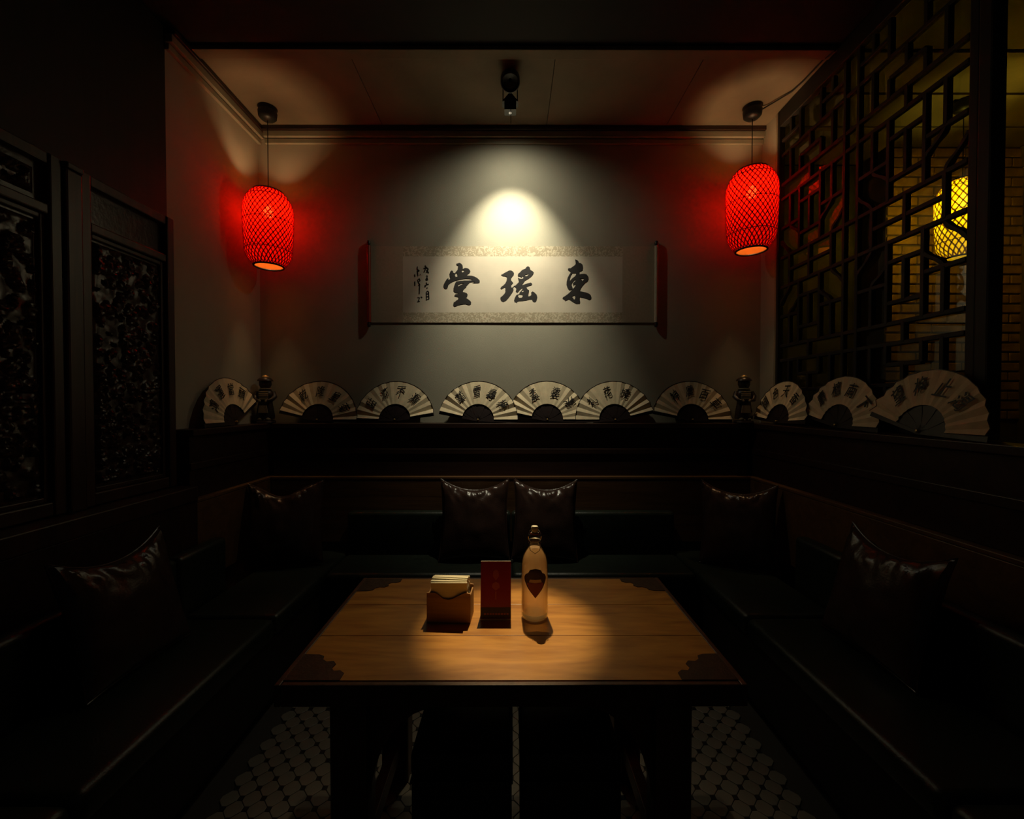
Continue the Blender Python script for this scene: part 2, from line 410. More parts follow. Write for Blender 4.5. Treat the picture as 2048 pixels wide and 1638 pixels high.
# ------------------------------------------------------------------ ledges, wainscot and benches
def ledge(name, x0, x1, y0, y1, front, label):
    t = empty(name, ((x0+x1)/2, (y0+y1)/2, 0), label=label, cat='ledge')
    cx, cy = (x0+x1)/2, (y0+y1)/2
    a, b, c, d = x0-cx, x1-cx, y0-cy, y1-cy
    def f(n, m, off, z0, z1, bev=0.004):
        e = [a, b, c, d]
        if front == '-y': e[2] += off
        elif front == '+x': e[1] -= off
        else: e[0] += off
        box(n, m, t, *e, z0, z1, bev)
    f('top_board', M['dark'], 0.018, LEDGE-0.035, LEDGE)
    f('fascia', M['dark'], 0.040, 0.965, LEDGE-0.0355)
    f('fascia_groove_board', M['dark'], 0.032, 1.12, 1.16)
    f('lower_rail', M['panel'], 0.0, 0.945, 0.9645)
    f('back_panel', M['panel'], 0.002, 0.50, 0.9445)
    return t
ledge('wooden_ledge', XL+0.15, XR-0.15, 3.00, YB, '-y', 'long dark wooden ledge carrying the fans below the scroll')
ledge('wooden_ledge', XL+0.001, XL+0.149, 2.302, YB-0.001, '+x', 'short dark wooden ledge on the left below a single fan')
ledge('wooden_ledge', XR-0.149, XR-0.001, 0.9, YB-0.001, '-x', 'dark wooden ledge under the lattice screen on the right')

def bench(name, rot, loc, length, depth, label, splits, clip=None):
    """length along local X, front at local -Y, backrest at local y = depth"""
    t = empty(name, loc, (0, 0, rot), label, 'bench')
    L = length/2
    b = MB()
    b.box(-L, L, 0.05, depth, 0.0, 0.06); b.box(-L, L, 0.02, depth, 0.06, 0.345)
    b.build('base', M['black_wood'], t)
    e = [-L]+splits+[L]
    for i in range(len(e)-1):
        MB().bevbox(e[i]+0.003, e[i+1]-0.003, 0.0, depth-0.085, 0.347, SEAT, 0.03, 4).build('seat_pad', M['leather'], t, True)
        ba, bz = max(e[i], (clip or (-9, 9))[0]), min(e[i+1], (clip or (-9, 9))[1])
        MB().bevbox(ba+0.003, bz-0.003, depth-0.08, depth-0.001, 0.40, 0.735, 0.025, 4).build('back_pad', M['leather'], t, True)
    return t
bench('banquette_bench', 0, (0, 2.56, 0), 2*1.135, 0.435, 'dark green leather bench against the back wall', [0.0])
bench('banquette_bench', R(90), (-1.14, 1.60, 0), 2.78, 0.545, 'dark leather bench along the left wall below the carved screens', [-0.5, 0.45], (-9, 0.80))
bench('banquette_bench', R(-90), (1.14, 1.60, 0), 2.78, 0.545, 'dark leather bench along the right wall below the lattice', [-0.45, 0.5], (-0.80, 9))
# wooden backing of the left bench in front of the dark wall
bb = empty('bench_backing', (-1.775, 1.25, 0), label='dark wooden backing below the carved screens on the left', cat='panelling')
box('panel', M['dark'], bb, -0.068, 0.075, -1.0, 1.045, 0.5, 0.96, 0.004)
box('cap_rail', M['darkv'], bb, -0.068, 0.085, -1.0, 1.045, 0.9605, 1.04, 0.006)

# ------------------------------------------------------------------ carved screens on the left
def relief(w, h, seed):
    nx, nz = int(w*170), int(h*150); vs = []; fs = []
    blobs = []
    rnd = random.Random(seed)
    for k in range(int(w*h*760)):
        blobs.append((rnd.uniform(0, w), rnd.uniform(0, h), rnd.uniform(0.012, 0.034), rnd.uniform(0, 3.14), rnd.uniform(0.4, 0.9)))
    grid = {}
    for b in blobs:
        grid.setdefault((int(b[0]/0.05), int(b[1]/0.05)), []).append(b)
    for i in range(nx+1):
        for j in range(nz+1):
            x, z = w*i/nx, h*j/nz
            d = 0.006+0.006*noise.noise(Vector((x*22, z*22, seed)))
            gi, gj = int(x/0.05), int(z/0.05)
            for a in (-1, 0, 1):
                for c in (-1, 0, 1):
                    for bx, bz, r, an, asp in grid.get((gi+a, gj+c), ()):
                        dx, dz = x-bx, z-bz
                        u = dx*math.cos(an)+dz*math.sin(an); v = (-dx*math.sin(an)+dz*math.cos(an))/asp
                        q = (u*u+v*v)/(r*r)
                        if q < 1: d = max(d, 0.006+0.022*math.sqrt(1-q)*(0.75+0.25*math.cos(u/r*9)))
            e = min(i, nx-i, j, nz-j)
            if e < 2: d *= e/2
            vs.append((x, -d, z))
    for i in range(nx):
        for j in range(nz):
            a = i*(nz+1)+j; fs.append((a, a+nz+1, a+nz+2, a+1))
    return MB().add(vs, fs)
def carved_screen(loc, w, label, seed):
    z0, z1 = 1.045, 2.46
    t = empty('carved_screen', loc, (0, 0, R(90)), label, 'screen')
    s, hz = 0.045, z1-z0
    for x in (0, w-s): box('stile', M['darkv'], t, x, x+s, -0.055, 0.0, 0, hz, 0.006)
    for a, b in ((0, 0.055), (1.175, 1.215), (hz-0.045, hz)): box('rail', M['darkv'], t, s, w-s, -0.05, 0.0, a, b, 0.006)
    o = box('small_panel', M['carve'], t, s, w-s, -0.02, -0.004, 1.215, hz-0.045)
    if seed > 20:
        q = relief(w-2*s-0.06, 0.10, seed+3).build('relief', M['carve'], o, True); q.location = (s+0.03, -0.0205, 1.242)
    p = box('carved_panel', M['carve'], t, s, w-s, -0.02, -0.004, 0.055, 1.175)
    q = relief(w-2*s-0.06, 1.06, seed).build('relief', M['carve'], p, True); q.location = (s+0.03, -0.0205, 0.085)
    for x in (s, w-s-0.02): box('moulding', M['darkv'], t, x, x+0.02, -0.034, -0.019, 0.055, 1.175, 0.004)
    for a in (0.055, 1.155): box('moulding', M['darkv'], t, s+0.02, w-s-0.02, -0.034, -0.019, a, a+0.02, 0.004)
    return t
carved_screen((XL+0.006, 1.786, 1.045), 0.49, 'dark carved wooden screen nearest the grey painted wall', 11)
carved_screen((XL+0.006, 1.192, 1.045), 0.52, 'dark carved wooden screen at the left edge of the picture', 23)
pst = empty('screen_post', (XL+0.006, 1.749, 1.041), label='upright dark post between the two carved screens', cat='post')
box('post_shaft', M['darkv'], pst, 0, 0.068, -0.034, 0.034, 0, 1.39, 0.008)
box('post_cap', M['darkv'], pst, 0, 0.074, -0.0345, 0.0345, 1.3905, 1.415, 0.006)

# ------------------------------------------------------------------ lattice screen on the right
def lattice():
    y0, pitch = 1.735, 0.0918
    U = lambda i: y0+pitch*i
    V = lambda w: EYE+0.885+0.1*w
    t = empty('lattice_screen', (XR+0.016, 2.3, LEDGE), label='tall black lattice screen with cloud corners and a glass pane', cat='screen')
    ox, oy, oz = t.location
    bw_, th = 0.0105, 0.013
    def bar(i0, w0, i1, w1):
        if i0 == i1:
            b = MB().bevbox(-th, th, U(i0)-bw_-oy, U(i0)+bw_-oy, V(w0)-oz, V(w1)-oz, 0.0025, 1)
        else:
            b = MB().bevbox(-th+0.001, th-0.001, U(i0)-oy, U(i1)-oy, V(w0)-bw_-oz, V(w0)+bw_-oz, 0.0025, 1)
        b.build('lattice_bar', M['black_wood'], t)
    top, bot = 10.2, -9.9
    def curve(i0, w0, i1, w1):
        """cloud corner: an S-shaped bracket with a nib"""
        A = Vector((0, U(i0)-oy, V(w0)-oz)); B = Vector((0, U(i1)-oy, V(w1)-oz)); pts = []; rr = []
        for k in range(13):
            s = k/12; e = s*s*(3-2*s)
            p = Vector((0, A.y+(B.y-A.y)*e, A.z+(B.z-A.z)*s))
            pts.append(p); rr.append(0.0115+0.004*math.sin(s*math.pi*2)**2)
        MB().tube(pts, rr, 6).build('cloud_bracket', M['black_wood'], t, True)
    for base, sgn in ((0, 1), (13, -1)):
        I = lambda i: base+sgn*i
        def hb(a, b, w):
            for s in ((1, -1) if w else (1,)):
                p, q = sorted((I(a), I(b))); bar(p, w*s, q, w*s)
        def vb(i, a, b):
            bar(I(i), a, I(i), b)
            if a > 0: bar(I(i), -b, I(i), -a)
        hb(1, 5, 0); hb(0, 6, 1); hb(2, 4, 2); hb(0, 2, 3); hb(4, 6, 3); hb(2, 4, 4); hb(0, 6, 5); hb(0, 6, 6); hb(2, 4, 7); hb(0, 6, 8); hb(0, 2, 9); hb(4, 6, 9)
        for i in (1, 5): vb(i, -1, 1); vb(i, 3, 5); vb(i, 6, 8); vb(i, 9, 9.9)
        for i in (2, 4): vb(i, 1, 5); vb(i, 6, 7); vb(i, 8, 9.9)
        vb(3, -1, 1); vb(3, 2, 4); vb(3, 5, 6); vb(3, 7, 8)
        bar(I(6), bot, I(6), top)
        for s in (1, -1):
            curve(I(1), 3*s, I(2), 2*s); curve(I(5), 3*s, I(4), 2*s)
            curve(I(0), 2.2*s, I(1), 1*s); curve(I(6), 2.2*s, I(5), 1*s)
    for w in (1, 5, 6, 8, -1, -5, -6, -8): bar(6, w, 7, w)
    # frame
    box('stile', M['black_wood'], t, -0.022, 0.022, U(0)-0.048-oy, U(0)-bw_-oy, 0.001, ZC-oz-0.002, 0.005)
    box('near_post', M['black_wood'], t, -0.03, 0.03, U(0)-0.102-oy, U(0)-0.050-oy, 0.001, ZC-oz-0.002, 0.008)
    box('stile', M['black_wood'], t, -0.022, 0.022, U(13)+bw_-oy, U(13)+0.034-oy, 0.001, ZC-oz-0.002, 0.005)
    box('edge_strip', M['trim'], t, -0.017, 0.03, U(13)+0.035-oy, U(13)+0.055-oy, 0.001, ZC-oz-0.002, 0.003)
    box('rail', M['black_wood'], t, -0.022, 0.022, U(0)-bw_-oy+0.001, U(13)+bw_-oy-0.001, 0.001, 0.055, 0.005)
    box('rail', M['black_wood'], t, -0.022, 0.022, U(0)-bw_-oy+0.001, U(13)+bw_-oy-0.001, V(top)-oz-0.02, ZC-oz-0.002, 0.005)
    box('glass_pane', M['glass'], t, 0.0145, 0.0175, U(0)-bw_-oy+0.002, U(13)+bw_-oy-0.002, 0.056, V(top)-oz-0.021)
lattice()

# ------------------------------------------------------------------ lanterns
def lantern_profile(h, r):
    pts = []
    for k in range(25):
        s = k/24
        if s < 0.2: q = 0.60+0.34*math.sin(s/0.2*math.pi/2)
        elif s < 0.74: q = 0.94+0.06*math.sin((s-0.2)/0.54*math.pi/2)
        else: q = 0.60+0.40*math.cos((s-0.74)/0.26*math.pi/2)**0.75 if s < 1 else 0.60
        pts.append((r*q, h*s))
    return pts
def lantern(loc, zc, h, r, label, cloth, strip, bulb, lining, nst, sw, cable=None):
    """hangs from the ceiling: loc = x, y, bottom z"""
    t = empty('hanging_lantern', loc, label=label, cat='lantern', group=None)
    prof = lantern_profile(h, r); zt = zc-loc[2]
    b = MB().lathe(prof, 48); b.build('shade', cloth, t, True, fix=False)
    if lining: MB().lathe([(q*0.965, z) for q, z in prof], 48).build('lining', lining, t, True, fix=False)
    # woven bamboo strips
    def rad(s):
        k = min(int(s*24), 23); f = s*24-k
        return prof[k][0]*(1-f)+prof[k+1][0]*f
    wv = MB(); seg = 26
    for d in (1, -1):
        for n in range(nst):
            a0 = 2*math.pi*n/nst; vs = []; fs = []
            for k in range(seg+1):
                s = k/seg; a = a0+d*s*2.35; q = rad(s)+0.0018+0.0008*math.cos(k*math.pi+(d > 0)*math.pi)
                da = sw/q/2*1.25; 
                for aa, off in ((a-da, 0), (a+da, 0), (a+da, 0.0012), (a-da, 0.0012)):
                    vs.append(((q+off)*math.cos(aa), (q+off)*math.sin(aa), h*s))
            for k in range(seg):
                for e in range(4):
                    e2 = (e+1) % 4; fs.append((k*4+e, k*4+e2, k*4+4+e2, k*4+4+e))
            wv.add(vs, fs)
    wv.build('woven_strips', strip, t, False)
    for s in (0.20, 0.58, 0.90):
        q = rad(s)+0.003
        MB().tube([(q*math.cos(a*math.pi/18), q*math.sin(a*math.pi/18), h*s) for a in range(36)], 0.0022, 5, True).build('hoop', strip, t)
    for s, rr in ((0.0, 0.0065), (1.0, 0.006)):
        q = prof[0 if s == 0 else 24][0]
        MB().tube([(q*math.cos(a*math.pi/24), q*math.sin(a*math.pi/24), h*s) for a in range(48)], rr, 8, True).build('rim', M['black_plastic'], t, True)
    # socket held by three spokes from the top rim
    for k in range(3):
        a = k*2.094; q = prof[24][0]
        MB().tube([(0.018*math.cos(a), 0.018*math.sin(a), h-0.005), (q*math.cos(a), q*math.sin(a), h)], 0.002, 5).build('spoke', M['black_plastic'], t)
    MB().lathe([(0.001, h+0.03), (0.012, h+0.026), (0.02, h), (0.02, h-0.075), (0.016, h-0.08)], 20, cap1=True).build('socket', M['black_plastic'], t, True)
    zb = h*0.73
    MB().lathe([(0.001, -0.036)]+[(0.034*math.sin(a*math.pi/10), -0.034*math.cos(a*math.pi/10)) for a in range(1, 9)]+[(0.014, 0.045)], 20, (0, 0, zb)).build('bulb', bulb, t, True)
    MB().tube([(0, 0, h+0.028), (0, 0, zt-0.075)], 0.0028, 6).build('cord', M['black_plastic'], t)
    MB().lathe([(0.012, zt-0.085), (0.040, zt-0.078), (0.056, zt-0.062), (0.060, zt-0.030), (0.054, zt-0.020), (0.060, zt-0.001)], 28, cap0=True, cap1=True).build('ceiling_rose', M['black_plastic'], t, True)
    if cable: MB().tube([Vector(c)-Vector(loc) for c in cable], 0.0045, 6).build('cable', M['black_plastic'], t, True)
    return t
lantern((-1.655, 2.925, 2.420), ZC, 0.500, 0.152, 'red woven lantern hanging in the left corner of the alcove', M['red_cloth'], M['red_strip'], M['bulb_red'], M['lining'], 32, 0.0056)
lantern((1.634, 2.905, 2.522), ZC, 0.535, 0.159, 'red woven lantern hanging on the right next to the lattice', M['red_cloth'], M['red_strip'], M['bulb_red'], M['lining'], 32, 0.0056,
        [(1.68, 2.90, ZC-0.03), (1.72, 2.88, ZC-0.012), (1.76, 2.81, ZC-0.012), (1.80, 2.75, ZC-0.008), (1.812, 2.66, ZC-0.007), (1.815, 2.50, ZC-0.007), (1.815, 2.41, ZC-0.030)])
lantern((2.99, 2.83, 2.452), ZC, 0.500, 0.135, 'yellow woven lantern glowing behind the lattice screen', M['yellow_cloth'], M['yellow_strip'], M['bulb_yel'], None, 24, 0.007)

# ------------------------------------------------------------------ ceiling spotlight
def spotlight():
    t = empty('ceiling_spotlight', (-0.005, 2.68, ZC), label='black ceiling spotlight with a house-shaped head above the scroll', cat='spotlight')
    MB().lathe([(0.050, -0.001), (0.056, -0.014), (0.050, -0.024), (0.02, -0.028)], 28, (0, -0.04, 0), cap0=True, cap1=True).build('canopy', M['black_plastic'], t, True)
    # upper head, aimed down at the table
    ax = Vector((0.0, -1.28, -2.62)).normalized()
    q = Vector((0, 0, -1)).rotation_difference(ax).to_matrix().to_4x4()
    mt = Matrix.Translation((0, -0.075, -0.035)) @ q
    MB().lathe([(0.020, 0.016), (0.048, 0.008), (0.058, -0.012), (0.058, -0.052), (0.052, -0.055), (0.046, -0.03), (0.010, -0.022)], 28, cap0=True, mtx=mt).build('upper_head', M['black_plastic'], t, True)
    # lower head shaped like a little house, opening downwards
    y = 0.055
    MB().tube([(0, -0.02, -0.018), (0, 0.03, -0.022), (0, y, -0.030), (0, y, -0.055)], 0.005, 8).build('stem', M['black_plastic'], t, True)
    MB().prism([(-0.037, -0.155), (0.037, -0.155), (0.037, -0.102), (0.050, -0.102), (0.0, -0.045), (-0.050, -0.102), (-0.037, -0.102)], y-0.03, y+0.03).build('house_head', M['black_plastic'], t)
    for x in (-0.045, 0.045): box('yoke_arm', M['black_plastic'], t, x-0.003, x+0.003, y-0.045, y-0.031, -0.115, -0.030)
    box('yoke_bar', M['black_plastic'], t, -0.048, 0.048, y-0.045, y-0.031, -0.032, -0.024)
    MB().lathe([(0.001, -0.156), (0.009, -0.1565), (0.009, -0.160), (0.001, -0.1605)], 20, (0, y, 0)).build('lens', M['lens'], t, True)
    MB().tube([(0.004, y-0.030, -0.150), (0.004, y-0.030, -0.245)], 0.002, 6).build('pull_rod', M['black_plastic'], t)
    def spot(name, loc, target, W, size, blend, rad, col):
        l = bpy.data.lights.new(name, 'SPOT'); l.energy = W; l.spot_size = R(size); l.spot_blend = blend; l.shadow_soft_size = rad; l.color = col
        o = bpy.data.objects.new(name, l); COL.objects.link(o); o.parent = t; o.location = loc
        o.rotation_euler = (Vector(target)-Vector(loc)-Vector(t.location)).to_track_quat('-Z', 'Y').to_euler()
    spot('wall_beam', (0, y, -0.168), (0.0, YB, 2.46), WALL_SPOT_W, 70, 1.0, 0.02, (1.0, 0.92, 0.66))
    spot('wall_spill', (0, y, -0.168), (0.0, YB, 2.58), WALL_SPILL_W, 152, 1.0, 0.02, (1.0, 0.93, 0.68))
    a = Vector((0, -0.075, -0.035))+ax*0.066
    spot('table_beam', a, (0.0, 1.40, 0.75), TABLE_SPOT_W, 13.5, 0.75, 0.012, (1.0, 0.76, 0.38))
    spot('table_spill', a, (0.0, 1.45, 0.75), SPILL_W, 38, 1.0, 0.02, (1.0, 0.76, 0.40))
spotlight()

# ------------------------------------------------------------------ calligraphy scroll
def scroll():
    x0, x1 = -1.055, 1.078; z0, z1 = EYE+0.590, EYE+1.148
    cx, cz = (x0+x1)/2, z0
    t = empty('hanging_scroll', (cx, YB-0.0055, z0), label='wide calligraphy scroll with three large black characters on the back wall', cat='scroll')
    # silk ground, gently wavy
    def sheet(xa, xb, za, zb, y, thick, amp):
        n, mz = 48, 8; vs = []; fs = []
        for yy in (0, thick):
            for i in range(n+1):
                for j in range(mz+1):
                    x = xa+(xb-xa)*i/n; z = za+(zb-za)*j/mz
                    vs.append((x, y+yy-amp*(1+math.sin(z*13+x*0.8)*0.5+math.sin(x*5+1)*0.5), z))
        o = (n+1)*(mz+1)
        for i in range(n):
            for j in range(mz):
                a = i*(mz+1)+j; q = (a, a+mz+1, a+mz+2, a+1); fs += [q, tuple(k+o for k in reversed(q))]
        for i in range(n):
            for a in (i*(mz+1), i*(mz+1)+mz): fs.append((a, a+mz+1, a+mz+1+o, a+o))
        for j in range(mz):
            for a in (j, n*(mz+1)+j): fs.append((a, a+1, a+1+o, a+o))
        return MB().add(vs, fs)
    w, h = (x1-x0)/2, z1-z0
    xa, xb = px(808, 0, YB).x-cx, px(1243, 0, YB).x-cx
    za, zb = px(0, 626, YB).z-cz, px(0, 515, YB).z-cz
    sheet(-w+0.025, xa-0.002, 0, h, 0, 0.002, 0.0008).build('silk_mount', M['silk_plain'], t, True)
    sheet(xb+0.002, w-0.025, 0, h, 0, 0.002, 0.0008).build('silk_mount', M['silk_plain'], t, True)
    sheet(xa-0.002, xb+0.002, zb, h, 0, 0.002, 0.0008).build('damask_border', M['silk'], t, True)
    sheet(xa-0.002, xb+0.002, 0, za, 0, 0.002, 0.0008).build('damask_border', M['silk'], t, True)
    sheet(xa-0.002, xb+0.002, za, zb, 0, 0.002, 0.0008).build('paper', M['scroll_paper'], t, True)
    for s in (-1, 1):
        r = MB().lathe([(0.014, 0), (0.014, h)], 16, (s*(w-0.012), -0.0115, 0), True, True).build('roller', M['red_wood'] if s < 0 else M['silk_plain'], t, True)
        for a, b in ((-0.035, -0.001), (h+0.001, h+0.035)):
            MB().lathe([(0.010, a), (0.014, (a+b)/2), (0.010, b)], 14, (s*(w-0.012), -0.0115, 0), True, True).build('roller_knob', M['rib'], r, True)
    S = 14.89
    def loop(pts, X0):
        out = []
        for a, b in pts:
            p = px(X0+a/S, 515+b/S, YB); out.append((p.x-cx, p.z-cz))
        return out
    chars = {
     870: [[(650,215),(690,210),(735,192),(790,215),(830,265),(840,330),(838,375),(880,350),(930,342),(1000,360),(1045,405),(1062,445),(1040,490),(990,520),(945,555),(1000,565),(1100,570),(1180,595),(1260,635),(1320,690),(1342,725),(1335,770),(1290,782),(1200,785),(1120,790),(1205,760),(1190,748),(1120,752),(1050,760),(1000,815),(950,870),(940,905),(880,955),(848,1000),(840,1050),(900,1062),(960,1090),(982,1130),(970,1180),(930,1225),(990,1260),(1060,1315),(1085,1355),(1080,1405),(1050,1428),(1000,1430),(920,1405),(840,1410),(760,1425),(690,1440),(650,1465),(590,1480),(555,1440),(560,1390),(575,1335),(595,1350),(640,1305),(690,1275),(710,1220),(700,1195),(650,1185),(600,1175),(592,1150),(620,1115),(680,1105),(710,1100),(700,1078),(640,1075),(590,1050),(565,1015),(568,930),(590,850),(610,790),(650,740),(760,722),(900,712),(1000,712),(1090,705),(1130,685),(1060,660),(920,652),(820,668),(720,688),(620,712),(540,745),(470,785),(410,840),(400,900),(380,945),(330,960),(285,930),(268,880),(278,820),(320,740),(360,680),(410,635),(415,690),(460,672),(478,650),(458,590),(450,510),(470,450),(510,415),(548,435),(555,480),(600,500),(640,450),(690,390),(700,320),(705,270),(660,255)],
       [(845,400),(880,410),(870,450),(830,478),(808,445),(820,410)], [(650,480),(670,500),(695,590),(630,610),(600,545)], [(690,880),(720,830),(790,795),(880,790),(850,810),(780,840),(720,880)]],
     985: [[(255,545),(310,520),(370,480),(440,445),(490,418),(550,415),(600,440),(638,490),(630,545),(590,590),(555,640),(548,700),(580,740),(615,780),(580,815),(555,850),(560,920),(600,915),(640,868),(680,860),(740,800),(785,755),(770,690),(755,640),(775,630),(800,655),(850,662),(900,655),(925,620),(890,580),(860,630),(840,605),(800,590),(760,590),(750,545),(770,505),(820,465),(880,400),(970,365),(1010,310),(1055,290),(1100,320),(1125,400),(1180,430),(1222,470),(1200,530),(1150,590),(1060,660),(960,715),(910,790),(850,855),(930,830),(1040,795),(1130,772),(1165,790),(1175,825),(1140,855),(1070,870),(1000,905),(1040,970),(1085,1000),(1080,1050),(1065,1120),(1060,1180),(1110,1170),(1150,1140),(1145,1060),(1190,1030),(1240,1060),(1310,1130),(1328,1200),(1310,1280),(1285,1335),(1235,1350),(1190,1320),(1170,1270),(1100,1270),(1000,1300),(880,1315),(780,1320),(730,1340),(722,1380),(700,1355),(655,1345),(640,1300),(660,1230),(700,1150),(750,1120),(790,1115),(800,1070),(850,1020),(890,960),(895,930),(850,950),(800,1000),(770,1040),(735,1070),(690,1035),(705,970),(700,930),(650,885),(615,925),(625,990),(590,1060),(530,1150),(470,1230),(400,1305),(320,1340),(260,1310),(235,1250),(240,1210),(300,1160),(350,1110),(385,1050),(380,990),(388,950),(370,910),(320,935),(265,968),(238,940),(260,900),(330,850),(380,800),(415,730),(430,650),(420,600),(370,585),(310,578)],
       [(940,560),(980,540),(1070,518),(1075,535),(1020,580),(970,578)], [(860,1050),(880,1010),(915,995),(925,1030),(900,1052)], [(760,1180),(765,1140),(800,1125),(890,1135),(892,1190),(860,1220),(790,1220)]],
     1105: [[(655,90),(720,108),(755,145),(775,190),(830,200),(875,240),(888,320),(878,400),(830,430),(785,445),(782,530),(850,515),(930,510),(1000,530),(1045,590),(1050,660),(1020,730),(950,775),(890,840),(840,910),(810,970),(800,1025),(880,1040),(980,1060),(1080,1100),(1120,1140),(1140,1200),(1130,1250),(1075,1278),(1010,1245),(900,1215),(795,1195),(795,1280),(808,1340),(795,1388),(690,1395),(600,1345),(520,1290),(470,1262),(420,1285),(370,1312),(345,1280),(285,1240),(300,1205),(360,1170),(430,1120),(500,1060),(565,985),(560,965),(500,992),(465,975),(430,920),(405,840),(410,740),(440,620),(490,530),(530,475),(500,440),(450,405),(445,370),(470,345),(520,350),(590,300),(660,250),(675,210),(668,150)],
       [(575,490),(670,490),(688,540),(650,590),(580,640),(530,690),(495,735),(500,650),(530,560)], [(785,655),(930,640),(905,690),(880,725),(850,685)], [(550,820),(580,755),(640,690),(680,680),(660,730),(600,780),(590,810),(610,860),(640,820),(675,815),(665,870),(630,920),(595,955),(570,890)], [(550,1190),(600,1160),(640,1145),(665,1200),(655,1260),(625,1270),(595,1215)]]}
    for X0, loops in chars.items():
        obj('character', outline_mesh('character', [loop(l, X0) for l in loops], M['ink']), t, (0, -0.0023, 0))
    right = [[(540,270),(575,310)],[(500,355),(590,330),(640,370)],[(570,330),(545,400),(515,470)],[(640,370),(610,430),(580,480)],[(590,400),(650,490)],[(575,570),(615,575),(595,630),(620,690),(580,700),(565,670),(620,640)],[(575,765),(600,830),(650,815)],[(600,830),(540,860),(530,890),(570,880)],[(590,920),(615,940)],[(580,1300),(580,1050),(620,1020),(645,1050),(655,1260),(600,1270)],[(585,1110),(645,1100)],[(585,1190),(645,1180)]]
    left = [[(320,300),(310,360),(350,420),(320,480),(335,580)],[(300,440),(380,420)],[(235,530),(245,600)],[(395,530),(405,545)],[(330,680),(375,660),(395,710),(340,760),(325,690)],[(340,760),(385,830),(340,860)],[(385,830),(375,960),(370,1110)],[(240,740),(240,860)],[(320,1210),(380,1220),(350,1290),(320,1340),(385,1320)],[(420,1190),(455,1220)]]
    for st in (right, left):
        o = ribbon_strokes([loop(s, 815) for s in st], 0.0042).build('signature_column', M['ink'], t); o.location = (0, -0.0023, 0)
scroll()

# ------------------------------------------------------------------ folding fans
def fan(loc, rotz, text, a0, a1, label, lean=13, Rr=0.285, ri=0.115, tpos=None, seed=0):
    """pivot at the origin, opening upwards, facing local -Y"""
    t = empty('folding_fan', loc, (R(-lean), 0, rotz), label, 'fan', 'paper folding fans on the ledge')
    rnd = random.Random(seed); n = 26; vs = []; fs = []; rim = []
    ra = [ri, ri+0.05, (ri+Rr)/2, Rr-0.04, Rr]
    ang = [R(a0+(a1-a0)*k/n) for k in range(n+1)]
    dep = [(0.0035 if k % 2 else -0.0035)*rnd.uniform(0.2, 2.0) for k in range(n+1)]
    # the two ends are folded more deeply than the flattened middle
    for k in range(n+1):
        e = abs(k-n/2)/(n/2); dep[k] *= 0.35+1.3*e**1.3
    for th in (0, 0.0008):
        for k in range(n+1):
            for r in ra:
                d = dep[k]*(0.35+0.75*(r-ri)/(Rr-ri))
                vs.append((r*math.cos(ang[k]), d+th, r*math.sin(ang[k])))
    m = len(ra); o = (n+1)*m
    for k in range(n):
        for j in range(m-1):
            q = (k*m+j, k*m+j+1, (k+1)*m+j+1, (k+1)*m+j); fs += [q, tuple(i+o for i in reversed(q))]
        for j in (0, m-1): fs.append((k*m+j, (k+1)*m+j, (k+1)*m+j+o, k*m+j+o))
    for k in (0, n):
        for j in range(m-1): fs.append((k*m+j, k*m+j+1, k*m+j+1+o, k*m+j+o))
    MB().add(vs, fs).build('paper_leaf', M['paper'], t)
    MB().tube([((Rr+0.001)*math.cos(a), d*1.1, (Rr+0.001)*math.sin(a)) for a, d in zip(ang, dep)], 0.0022, 5).build('edge_binding', M['rib'], t)
    # sticks: wide enough to close the half disc below the leaf
    ns = 14
    for k in range(ns+1):
        a = R(a0+(a1-a0)*(k+0.0)/ns); y = 0.006+0.0012*(k % 3)
        c, s = math.cos(a), math.sin(a)
        hw0, hw1 = 0.007, 0.0145
        pl = [(-0.012, -hw0), (-0.012, hw0), (ri*0.6, hw1), (ri+0.006, hw1), (ri+0.10, 0.003), (ri+0.10, -0.003), (ri+0.006, -hw1), (ri*0.6, -hw1)]
        MB().prism([(u*c-v*s, u*s+v*c) for u, v in pl], y, y+0.0011).build('stick', M['rib'], t)
    for a, sg in ((R(a0), -1), (R(a1), 1)):
        c, s = math.cos(a), math.sin(a); yy = -0.004
        pl = [(-0.014, 0.0), (-0.014, sg*0.012), (Rr, sg*0.024), (Rr, 0.0)]
        MB().prism([(u*c-v*s, u*s+v*c) for u, v in pl], 0.0035, 0.0058).build('guard', M['rib'], t)
    q = MB().lathe([(0.001, -0.008), (0.005, -0.007), (0.006, -0.005), (0.005, 0.012)], 12, cap1=True, mtx=Matrix.Rotation(R(-90), 4, 'X'))
    q.build('rivet', M['gold'], t, True)
    L = len(text); tp = tpos or [90+ (L-1)*16-32*k for k in range(L)]
    for ch, a in zip(text, tp):
        r = ri+(Rr-ri)*0.56; b = R(a)
        o = obj('character', glyph(ch, M['ink']), t, (r*math.cos(b), -0.0068, r*math.sin(b)), (0, R(90-a), 0))
        o.scale = (0.068, 0.05, 0.080)
    return t
FY = YB-0.085
def fx(x, Y=FY): return (x-1022)/FPX*Y
FZ = LEDGE+0.026
fan((fx(634), FY, FZ), 0, '乾隆皇菊', 0, 166, 'open paper fan on the ledge directly below the left red lantern', tpos=[122, 87, 54, 24], seed=1)
fan((fx(788), FY+0.014, FZ), 0, '點滴不漏', 10, 178, 'open paper fan left of the scroll centre, third from the left', tpos=[146, 112, 80, 48], seed=2)
fan((fx(956), FY-0.010, FZ), 0, '踏雪尋梅', 0, 167, 'bright open paper fan left of centre with four inked characters, overlapping its right neighbour', tpos=[127, 93, 63, 32], seed=3)
fan((fx(1095), FY+0.018, FZ), 0, '孟婆湯', 0, 168, 'open paper fan with three characters tucked behind fans on both sides', tpos=[118, 73, 38], seed=4, lean=11)
